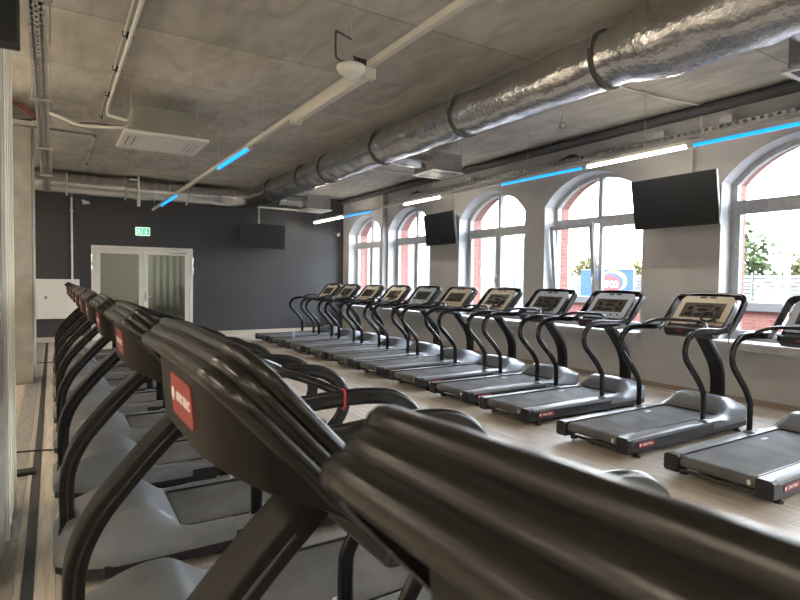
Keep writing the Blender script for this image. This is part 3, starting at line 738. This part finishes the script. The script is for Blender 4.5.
# ------------------------------------------------------------------ cable trays, pipes
def tray(y0, y1, w, x, z, h=.06, step=.1):
    bm = B(); n = int((y1-y0)/step)
    box(bm, x-w/2, y0, z, x-w/2+.004, y1, z+h); box(bm, x+w/2-.004, y0, z, x+w/2, y1, z+h)
    box(bm, x-w/2+.004, y0, z, x-w/2+.018, y1, z+.003); box(bm, x+w/2-.018, y0, z, x+w/2-.004, y1, z+.003)
    for k in (-.22, .22): box(bm, x+w*k-.012, y0, z, x+w*k+.012, y1, z+.003)
    for i in range(n): box(bm, x-w/2+.018, y0+i*step, z, x+w/2-.018, y0+i*step+step*.6, z+.0025)
    return bm
o = obj('cable_tray', tray(-4.4, 15.0, .13, -.085, 3.52), M['galvd']); tag(o, 'perforated grey cable tray running away under the ceiling at upper left', 'cable tray')
bm = B()
for k in (-.03, 0, .028): tube(bm, [(-.085+k, -4.3, 3.545), (-.085+k*1.1, 4, 3.54), (-.085+k, 15, 3.545)], .010, 6)
tag(obj('tray_cables', bm, M['blackout'], smooth=60), 'grey cables lying in the upper left cable tray', 'cables')
for y, lb in ((1.5, 'nearest'), (4.6, 'second'), (7.2, 'third'), (9.9, 'fourth'), (12.5, 'farthest')):
    bm = B(); tube(bm, [(-.17, y, 3.51), (-.17, y, ZC)], .005, 6); tube(bm, [(0, y, 3.51), (0, y, ZC)], .005, 6); box(bm, -.19, y-.02, 3.49, .02, y+.02, 3.515)
    tag(obj('tray_hanger', bm, M['galvd']), lb+' rod hanger holding the long cable tray at upper left', 'hanger', 'rod hangers of the upper left cable tray')
# crossing tray
bm = B(); x0, x1, yy, zz = -3.0, .95, 9.25, 3.66
box(bm, x0, yy-.07, zz, x1-.4, yy-.066, zz+.06); box(bm, x0, yy+.066, zz, x1-.4, yy+.07, zz+.06)
for i in range(36): box(bm, x0+i*.1, yy-.066, zz, x0+i*.1+.06, yy+.066, zz+.003)
box(bm, x0, yy-.066, zz, x1-.4, yy-.04, zz+.004); box(bm, x0, yy+.04, zz, x1-.4, yy+.066, zz+.004)
tag(obj('cable_tray', bm, M['galv']), 'short grey cable tray crossing below the ceiling towards the air conditioner', 'cable tray')
bm = B(); tube(bm, catmull([(-.02, 9.15, 3.86), (.15, 9.1, 3.80), (.35, 9.1, 3.74), (.6, 9.0, 3.73), (.85, 8.8, 3.72), (.905, 8.7, 3.72)]), .022, 8)
tag(obj('condensate_pipe', bm, M['whitem'], smooth=60), 'white flexible pipe leading from the tray to the air conditioner', 'pipe')
bm = B(); tube(bm, catmull([(.3, 9.15, 3.77), (.5, 9.1, 3.79), (.75, 8.95, 3.76), (.915, 8.78, 3.74)]), .010, 6)
tag(obj('black_cable', bm, M['blackout'], smooth=60), 'black cable sagging into the side of the air conditioner', 'cable')
bm = B(); tube(bm, catmull([(-.62, 9.2, 3.95), (-.38, 9.15, 3.93), (-.2, 9.15, 3.83), (-.12, 9.2, 3.78)]), .016, 6); tube(bm, catmull([(-.42, 9.2, 3.93), (-.28, 9.18, 3.84), (-.14, 9.2, 3.76)]), .014, 6)
tag(obj('red_cables', bm, M['redcable'], smooth=60), 'dark red cables curving beside the upper left cable tray', 'cable')
bm = B(); tube(bm, catmull([(-.45, 9.34, 3.74), (-.3, 9.34, 3.76), (-.15, 9.3, 3.80)]), .018, 6)
tag(obj('black_cable', bm, M['blackout'], smooth=60), 'thick black cable below the dark red cables by the tray', 'cable')
t = thing('junction_box', 'grey and white box under the ceiling at upper left beside the red cables', 'junction box', (-.62, 9.6, 3.78)); obj('cover', bx(-.12, -.1, .13, .13, .1, .33), M['galvd'], t, bevel=.006); obj('housing', bx(-.12, -.1, 0, .12, .1, .13), M['whitem'], t, bevel=.006)
# ceiling conduits left
bm = B(); tube(bm, [(.70, -4.4, 4.07), (.70, 9.0, 4.07)], .022, 8); tube(bm, catmull([(.70, 8.98, 4.07), (.70, 9.1, 4.05), (.70, 9.12, 3.95), (.78, 9.0, 3.9), (.95, 8.95, 3.86)], 5), .022, 8)
tag(obj('ceiling_conduit', bm, M['whitem'], smooth=60), 'white conduit running along the ceiling and bending into the air conditioner', 'conduit')
bm = B(); tube(bm, [(.645, -4.4, 4.085), (.645, 15.3, 4.085)], .015, 8)
tag(obj('ceiling_conduit', bm, M['galvd'], smooth=60), 'thin grey conduit running along the ceiling beyond the air conditioner to the back', 'conduit')
for y in [3.9, 5.2, 6.4, 7.5, 8.6, 9.8, 11.2, 12.6, 14.0]:
    bm = B(); box(bm, .625, y-.006, 4.062, .73 if y < 9 else .668, y+.006, ZC); box(bm, .66, y-.014, 4.045, .675, y+.014, ZC); c = obj('pipe_clip', bm, M['black']); tag(c, 'small black clip holding the conduits to the ceiling', 'clip', 'black pipe clips on the ceiling conduits')
# right ceiling conduit
bm = B(); tube(bm, catmull([(5.2, 4.6, 4.09), (6.5, 4.55, 4.09), (7.60, 4.43, 4.09), (7.70, 4.42, 4.07), (7.72, 4.41, 3.95), (7.72, 4.41, 3.8)], 5), .014, 8)
tag(obj('ceiling_conduit', bm, M['whitem'], smooth=60), 'thin white conduit crossing the ceiling to the tray above the nearest window', 'conduit')
bm = B(); tube(bm, catmull([(4.9, 11.2, 4.09), (6.5, 11.0, 4.09), (7.58, 10.8, 4.09), (7.68, 10.8, 4.05), (7.68, 10.8, 3.85)], 5), .012, 8)
tag(obj('ceiling_conduit', bm, M['whitem'], smooth=60), 'thin white conduit crossing the ceiling beyond the middle diffuser box', 'conduit')
# dark pipe at the junction of ceiling and window wall
bm = B(); tube(bm, [(7.68, -4.5, 4.02), (7.68, 15.8, 4.02)], .075, 14)
tag(obj('insulated_pipe', bm, mat('dark_pipe_insulation', (.07, .07, .075), .8), smooth=60), 'dark insulated pipe along the top of the window wall', 'pipe')
# right tray above light track: slotted trunking on wall
bm = B(); y0, y1 = -4.4, 13.0
box(bm, 7.60, y0, 3.66, 7.797, y1, 3.668); box(bm, 7.60, y0, 3.668, 7.604, y1, 3.70); box(bm, 7.60, y0, 3.735, 7.604, y1, 3.745)
n = int((y1-y0)/.1)
for i in range(n): box(bm, 7.60, y0+i*.1, 3.70, 7.604, y0+i*.1+.05, 3.735)
tag(obj('slotted_cable_tray', bm, M['galv']), 'slotted galvanised cable tray fixed along the window wall above the light track', 'cable tray')
for y, lb in ((4.02, 'small grey junction box on the slotted tray above the nearer wall television'), (4.98, 'small grey junction box on the slotted tray left of the nearer wall television'), (9.4, 'small grey junction box on the slotted tray above the farther wall television')):
    o = obj('junction_box', bx(7.60, y-.08, 3.747, 7.70, y+.08, 3.84), M['galvd'], bevel=.006); tag(o, lb, 'junction box')
for (a, b), lb in zip(((6.3, 7.1), (11.2, 11.9)), ('black cable bundle lying in the slotted tray above the second window', 'black cable bundle lying in the slotted tray above the fourth window')):
    bm = B()
    for k in range(4): tube(bm, catmull([(7.66+.02*k, a+.05*k, 3.70), (7.64+.02*k, (a+b)/2, 3.78+.015*k), (7.67+.02*k, b-.04*k, 3.71)]), .022, 6)
    tag(obj('cable_bundle', bm, M['blackout'], smooth=60), lb, 'cables')
# wall pipe + piece
bm = B(); tube(bm, [(7.785-.0, 13.285, .95), (7.785, 13.285, 3.66)], .012, 8) if False else tube(bm, [(7.76, 13.40, .95), (7.76, 13.40, 3.9)], .022, 8)
tag(obj('wall_conduit', bm, M['whitem'], smooth=60), 'white vertical conduit on the narrow pier between the two farthest windows', 'conduit')

# access point, ceiling spot
t = thing('access_point', 'white round dish fixture with bracket hanging from the ceiling above the left light track', 'wireless antenna', (2.00, 3.95, 3.26))
bm = B(); lathe(bm, [(.02, -.062), (.06, -.055), (.098, -.034), (.115, -.005), (.112, .014), (.08, .030), (.02, .034)], n=32); d = obj('dish', bm, M['white'], t, smooth=60)
bm = B(); sweep(bm, catmull([(-.06, 0, .035), (-.12, 0, .05), (-.135, 0, .09), (-.135, 0, .24), (-.12, 0, .255), (0, 0, .225)], 3), rrect(.012, .016, .003), up=(0, 1, 0)); box(bm, -.08, -.02, .028, .06, .02, .04); obj('bracket', bm, M['strap'], t)
bm = B(); tube(bm, [(0, 0, .29), (0, 0, ZC-3.26)], .006, 6); obj('rod', bm, M['galvd'], t)
bm = B(); box(bm, .03, -.03, .04, .12, .03, .085); tube(bm, [(.02, 0, .1), (.1, .01, .06), (.14, 0, .08)], .01, 6); obj('connector', bm, M['black'], t)
bm = B(); tube(bm, [(.10, 0, .06), (.20, -.03, .08)], .010, 6); obj('lead', bm, M['whitem'], t)
t = thing('ceiling_sensor', 'small clear cone-shaped fixture hanging from the ceiling to the right of the foil duct', 'sensor', (5.62, 5.04, 3.60))
bm = B(); lathe(bm, [(.048, 0), (.052, .03), (.03, .075), (.014, .11)], n=16); obj('cone', bm, glass_mat('clear_plastic', (.8, .8, .8), 2), t, smooth=True)
bm = B(); tube(bm, [(0, 0, .05), (0, 0, ZC-3.6)], .006, 6); lathe(bm, [(.018, .09), (.02, .13), (.008, .15)], n=12); lathe(bm, [(.026, .01), (.026, .05)], n=12); obj('stem', bm, M['whitem'], t)
t = thing('ceiling_hook', 'small dark ceiling hook with a short wire at the top centre', 'hook', (4.2, 3.0, ZC)); bm = B(); tube(bm, [(0, 0, 0), (0, 0, -.06)], .012, 8); tube(bm, catmull([(0, 0, -.05), (.03, .02, -.09), (.05, .02, -.05)]), .005, 6); obj('wire', bm, M['black'], t, smooth=60)

# ------------------------------------------------------------------ televisions
def tv(name_label, loc, rz, tilt, w, h, pole_top, pole_off=(0, 0), back=.12):
    """screen faces local -Y; pole goes up behind"""
    t = thing('television', name_label, 'television', loc, rz)
    R = Matrix.Rotation(tilt, 4, 'X')
    def tb(bm): bmesh.ops.transform(bm, matrix=R, verts=bm.verts); return bm
    hs = obj('housing', tb(bx(-w/2, -.02, -h/2, w/2, .03, h/2)), M['black'], t, bevel=.006)
    obj('screen', tb(bx(-w/2+.012, -.0225, -h/2+.022, w/2-.012, -.018, h/2-.012)), M['tv'], t)
    obj('rear_cover', tb(bx(-w/2+.15, .03, -h/2+.10, w/2-.15, .065, h/2-.15)), M['black'], t, bevel=.01)
    bm = B(); box(bm, -.12, .065, -.12, .12, .10, .12); box(bm, -.03+pole_off[0], .09, -.1, .03+pole_off[0], back+.01, .15); tube(bm, [(pole_off[0], back, -.12), (pole_off[0], back, pole_top)], .018, 10); box(bm, -.06+pole_off[0], back-.06, pole_top-.01, .06+pole_off[0], back+.06, pole_top)
    obj('pole_mount', bm, M['galvd'], t, bevel=.002)
    return t
tv('large black television tilted on a wall pole against the pier beside the nearest window', (7.30, 4.54, 2.74), -PI/2, math.radians(10), 1.24, .71, .91, (0, 0), .42)
tv('black television on a wall pole between the third and fourth windows', (7.42, 10.18, 2.78), -PI/2-math.radians(4), math.radians(8), 1.26, .72, .87, (0, 0), .32)
tv('black television on a ceiling pole against the dark back wall', (5.03, 15.30, 2.80), math.radians(2), math.radians(3), 1.30, .70, ZC-2.8, (-.08, 0))
t = tv('black television in the top left corner of the photo hanging beside the near column', (-.77, 3.22, 3.02), 0, 0, 1.30, .70, ZC-3.02)
bm = B(); cyl(bm, (.545, -.035, -.30), .016, .015, 'y', 12); cyl(bm, (.545, -.035, -.35), .016, .015, 'y', 12); obj('knob', bm, M['black'], t)

# ------------------------------------------------------------------ back wall items
yw = YB
t = thing('exit_sign', 'green and white emergency exit sign on the dark wall above the glass door', 'exit sign', (2.0, yw, 2.80))
obj('sign_case', bx(-.17, -.05, -.105, .17, -.001, .105), M['signw'], t, bevel=.006)
bm = B(); box(bm, -.005, -.053, -.09, .155, -.05, .09); box(bm, -.155, -.053, -.09, -.02, -.05, .09); g = obj('green_field', bm, M['green'], t)
bm = B()   # arrow down and running figure
yy = -.055; f = lambda a, b, h: (a, h, b)
prism(bm, [(.065, .06), (.085, .06), (.085, -.01), (.115, -.01), (.075, -.065), (.035, -.01), (.065, -.01)], yy, -.052, f)
prism(bm, [(-.10+x, .055+y) for x, y in circ(.014, 10)], yy, -.052, f)
prism(bm, [(-.115, .035), (-.085, .04), (-.075, -.005), (-.10, -.01)], yy, -.052, f); prism(bm, [(-.10, -.005), (-.08, 0), (-.05, -.03), (-.055, -.065), (-.07, -.065), (-.068, -.035)], yy, -.052, f)
prism(bm, [(-.105, 0), (-.09, -.005), (-.105, -.045), (-.14, -.06), (-.145, -.047), (-.118, -.035)], yy, -.052, f); prism(bm, [(-.085, .035), (-.078, .025), (-.045, .02), (-.047, .032)], yy, -.052, f); prism(bm, [(-.113, .035), (-.108, .022), (-.14, .005), (-.146, .015)], yy, -.052, f)
obj('pictogram', bm, M['signw'], g)
t = thing('wall_cabinet', 'white metal wall cabinet on the dark back wall left of the glass door', 'cabinet', (.14, yw, 1.06))
obj('body', bx(-.50, -.14, -.48, .42, -.001, .48), M['white'], t, bevel=.006)
dr = obj('door', bx(-.485, -.155, -.465, .405, -.141, .465), M['white'], t, bevel=.004)
obj('lock', bx(-.31, -.163, .0, -.25, -.155, .07), M['galv'], dr, bevel=.003)
bm = B(); tube(bm, [(.41, yw-.035, 1.54), (.41, yw-.035, 3.55)], .024, 8); 
for z in (2.3, 3.2): box(bm, .37, yw-.06, z, .45, yw, z+.025)
tag(obj('wall_conduit', bm, M['whitem'], smooth=40), 'white vertical conduit on the dark back wall above the white cabinet', 'conduit')
def camera_thing(loc, rz, label):
    t = thing('security_camera', label, 'security camera', loc, rz)
    bm = B(); lathe(bm, [(.045, 0), (.045, .02)], n=14); obj('base', bm, M['white'], t)
    bm = B(); cyl(bm, (0, -.16, -.05), .035, .16, 'y', 14); tube(bm, [(0, 0, .01), (0, -.02, -.05)], .012, 8); b = obj('body', bm, M['white'], t, smooth=True)
    bm = B(); cyl(bm, (0, -.163, -.05), .026, .004, 'y', 14); obj('lens', bm, M['black'], b)
camera_thing((.66, yw-.03, 3.48), .9, 'small white camera on the dark wall right of the vertical conduit')
camera_thing((7.62, yw-.06, 3.05), -.9, 'small white camera in the corner between the dark wall and the windows')
# steel bracket hanging before the back duct
bm = B(); box(bm, 1.80, 15.08, 3.38, 1.84, 15.12, ZC); box(bm, 1.62, 15.08, 3.98, 1.84, 15.12, 4.02); box(bm, 1.785, 15.07, 3.36, 1.855, 15.13, 3.62)
tag(obj('hanging_bracket', bm, M['whitem'], bevel=.004), 'pale steel bracket hanging in front of the back duct', 'bracket')
bm = B(); box(bm, 4.85, 15.2, 3.58, 6.6, 15.25, 3.62)
tag(obj('support_channel', bm, M['whitem']), 'pale steel support channel near the back television pole', 'bracket')
# white smear on ceiling
bm = B(); prism(bm, [(.235, 2.6), (.29, 2.6), (.285, 3.4), (.27, 4.3), (.255, 5.0), (.245, 4.2), (.24, 3.3)], ZC-.003, ZC, lambda a, b, h: (a, b, h))
tag(obj('plaster_smear', bm, M['patch']), 'pale jagged filler smear on the ceiling beside the cable tray', 'filler patch')

# ------------------------------------------------------------------ outside
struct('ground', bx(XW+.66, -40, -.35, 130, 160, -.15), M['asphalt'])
def fence(x, y0, y1, z0, z1, label, pitch=.14):
    t = thing('slat_fence', label, 'fence', (x, (y0+y1)/2, z0)); cy = (y0+y1)/2
    bm = B(); n = int((z1-z0)/pitch)
    for i in range(n): box(bm, 0, y0-cy, i*pitch, .03, y1-cy, i*pitch+pitch*.82)
    obj('slats', bm, M['fence'], t)
    for i in range(int((y1-y0)/2.5)+1):
        y = y0-cy+i*2.5; obj('post', bx(-.04, y-.03, -(z0+.15), 0, y+.03, z1-z0), M['fence'], t)
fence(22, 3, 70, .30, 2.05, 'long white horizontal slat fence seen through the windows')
t = thing('low_brick_wall', 'low red brick wall with a pale coping outside the nearest window', 'wall', (12.5, 8, -.15))
obj('brickwork', bx(-.15, -10, 0, .15, 4, 1.2), M['brick'], t); obj('coping', bx(-.22, -10, 1.2, .22, 4, 1.38), M['pale'], t, bevel=.01)
# pale neighbouring building
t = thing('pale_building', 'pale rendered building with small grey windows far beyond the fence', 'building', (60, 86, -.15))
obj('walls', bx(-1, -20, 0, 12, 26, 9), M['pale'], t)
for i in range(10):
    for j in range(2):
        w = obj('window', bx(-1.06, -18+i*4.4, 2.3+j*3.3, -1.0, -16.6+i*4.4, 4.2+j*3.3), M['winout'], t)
def tree(x, y, h, r, m, label, seed):
    rnd = random.Random(seed); t = thing('tree', label, 'tree', (x, y, -.15), 0, 'trees beyond the fence')
    bm = B(); sweep(bm, [(0, 0, 0), (.1, 0, h*.3), (0, .1, h*.6)], circ(.18, 8)); obj('trunk', bm, M['bark'], t, smooth=60)
    bm = B()
    for i in range(3200):
        while True:
            p = Vector((rnd.uniform(-1, 1), rnd.uniform(-1, 1), rnd.uniform(-1, 1)))
            if p.length < 1: break
        p = p*(1 if rnd.random() < .6 else .8); c = Vector((p.x*r, p.y*r, h-r*1.1+p.z*r*1.15)) + Vector([noise.noise(p*2.3+Vector((seed, k, 0)))*r*.5 for k in range(3)])
        s = rnd.uniform(.11, .24)*r/2.2; a = Vector([rnd.gauss(0, 1) for _ in range(3)]).normalized(); b = a.orthogonal().normalized(); d = a.cross(b)
        vs = [bm.verts.new(c+b*s), bm.verts.new(c+d*s*.7), bm.verts.new(c-b*s), bm.verts.new(c-d*s*.7)]; bm.faces.new(vs)
    bmesh.ops.recalc_face_normals
    obj('foliage', bm, m, t)
tree(38, 20.5, 6.2, 3.0, M['leaf'], 'tall leafy green tree beyond the fence in the nearest window', 1)
tree(41, 15.6, 4.3, 2.1, M['leaf2'], 'rounded yellow-green tree to the right of the tall tree in the nearest window', 2)
tree(36, 11.5, 4.0, 2.0, M['leaf'], 'small green tree at the right edge of the nearest window', 3)
tree(52, 42.2, 4.8, 2.1, M['leaf2'], 'yellow-green tree above the blue billboard, left of its pair', 4)
tree(54, 37.0, 4.3, 1.8, M['leaf2'], 'small yellow-green tree above the right end of the blue billboard', 5)
# billboard
t = thing('billboard', 'sky blue billboard with a red and white shop logo outside the second window', 'billboard', (20, 15.3, 0))
y0, y1, zb, zt = -1.25, 1.40, -.1, 2.15
obj('board', bx(0, y0, zb, .08, y1, zt), M['ad'], t)
obj('board_edge', bx(-.02, y0-.05, zb, .09, y0, zt+.03), M['fence'], t)
obj('top_edge', bx(-.02, y0, zt, .09, y1, zt+.05), M['fence'], t)
def ell(cy, cz, ry, rz, n=36): return [(cy+ry*math.cos(2*PI*i/n), cz+rz*math.sin(2*PI*i/n)) for i in range(n)]
f = lambda a, b, h: (h, a, b)
lc, lz = -.16, 1.60
bm = B(); prism(bm, ell(lc-.14, lz+.08, .66, .46), -.006, 0, f); obj('logo_yellow_arc', bm, M['adyel'], t)
bm = B(); prism(bm, ell(lc-.08, lz+.05, .64, .42), -.010, -.006, f); obj('logo_green_arc', bm, M['adlg'], t)
bm = B(); prism(bm, ell(lc+.0, lz+.02, .62, .40), -.014, -.010, f); obj('logo_blue_arc', bm, M['ad'], t)
bm = B(); prism(bm, ell(lc+.05, lz-.02, .57, .36), -.018, -.014, f); obj('logo_red_oval', bm, M['adred'], t)
text('logo_lettering', 'PEPCO', .34, basis((-.024, lc+.05, lz-.06), (0, -1, 0), (0, 0, 1)), M['ink'], t, .004, .86, .016)
t = thing('lamp_post', 'slender white post standing outside the nearest window', 'post', (11, 4.67, -.15))
bm = B(); lathe(bm, [(.06, 0), (.045, .4), (.04, 5)], n=12); obj('pole', bm, M['white'], t); obj('base', bx(-.1, -.1, 0, .1, .1, .05), M['fence'], t)

# ------------------------------------------------------------------ world, sun
w = bpy.data.worlds.new('sky'); S.world = w; w.use_nodes = True; nt = w.node_tree; bg = nt.nodes['Background']
tc = nt.nodes.new('ShaderNodeTexCoord'); sp = nt.nodes.new('ShaderNodeSeparateXYZ'); nt.links.new(tc.outputs['Generated'], sp.inputs[0])
cr = nt.nodes.new('ShaderNodeValToRGB'); cr.color_ramp.elements[0].position = .45; cr.color_ramp.elements[0].color = (.45, .43, .40, 1); cr.color_ramp.elements[1].position = 1; cr.color_ramp.elements[1].color = (.62, .76, 1, 1)
e = cr.color_ramp.elements.new(.52); e.color = (.90, .96, 1, 1)
mr = nt.nodes.new('ShaderNodeMapRange'); mr.inputs[1].default_value = -1; mr.inputs[2].default_value = 1; nt.links.new(sp.outputs[2], mr.inputs[0]); nt.links.new(mr.outputs[0], cr.inputs[0]); nt.links.new(cr.outputs[0], bg.inputs[0])
bg.inputs[1].default_value = 7.5
sd = bpy.data.lights.new('sun', 'SUN'); sd.energy = 1.5; sd.angle = .05; sd.color = (1, .95, .86); so = bpy.data.objects.new('sun', sd); COL.objects.link(so)
so.rotation_euler = Vector((.55, -.25, -.9)).to_track_quat('-Z', 'Y').to_euler()
# ------------------------------------------------------------------ camera
yaw, pitch, roll = math.radians(32.1), math.radians(2.0), .0118
F = Vector((math.sin(yaw)*math.cos(pitch), math.cos(yaw)*math.cos(pitch), -math.sin(pitch)))
R0 = Vector((math.cos(yaw), -math.sin(yaw), 0)); U0 = R0.cross(F); R = R0*math.cos(roll)+U0*math.sin(roll); U = R.cross(F)
cd = bpy.data.cameras.new('camera'); cd.sensor_width = 36; cd.lens = 554/800*36; cd.clip_start = .02; cd.clip_end = 400
co = bpy.data.objects.new('camera', cd); COL.objects.link(co)
Mx = Matrix.Identity(4)
for i in range(3): Mx[i][0] = R[i]; Mx[i][1] = U[i]; Mx[i][2] = -F[i]
Mx[2][3] = 1.6; co.matrix_world = Mx
cd.dof.use_dof = True; cd.dof.focus_distance = 5.0; cd.dof.aperture_fstop = 6.5
S.camera = co
S.view_settings.view_transform = 'Standard'; S.view_settings.look = 'None'; S.view_settings.exposure = 1.62; S.view_settings.gamma = 1
S.view_settings.use_curve_mapping = False
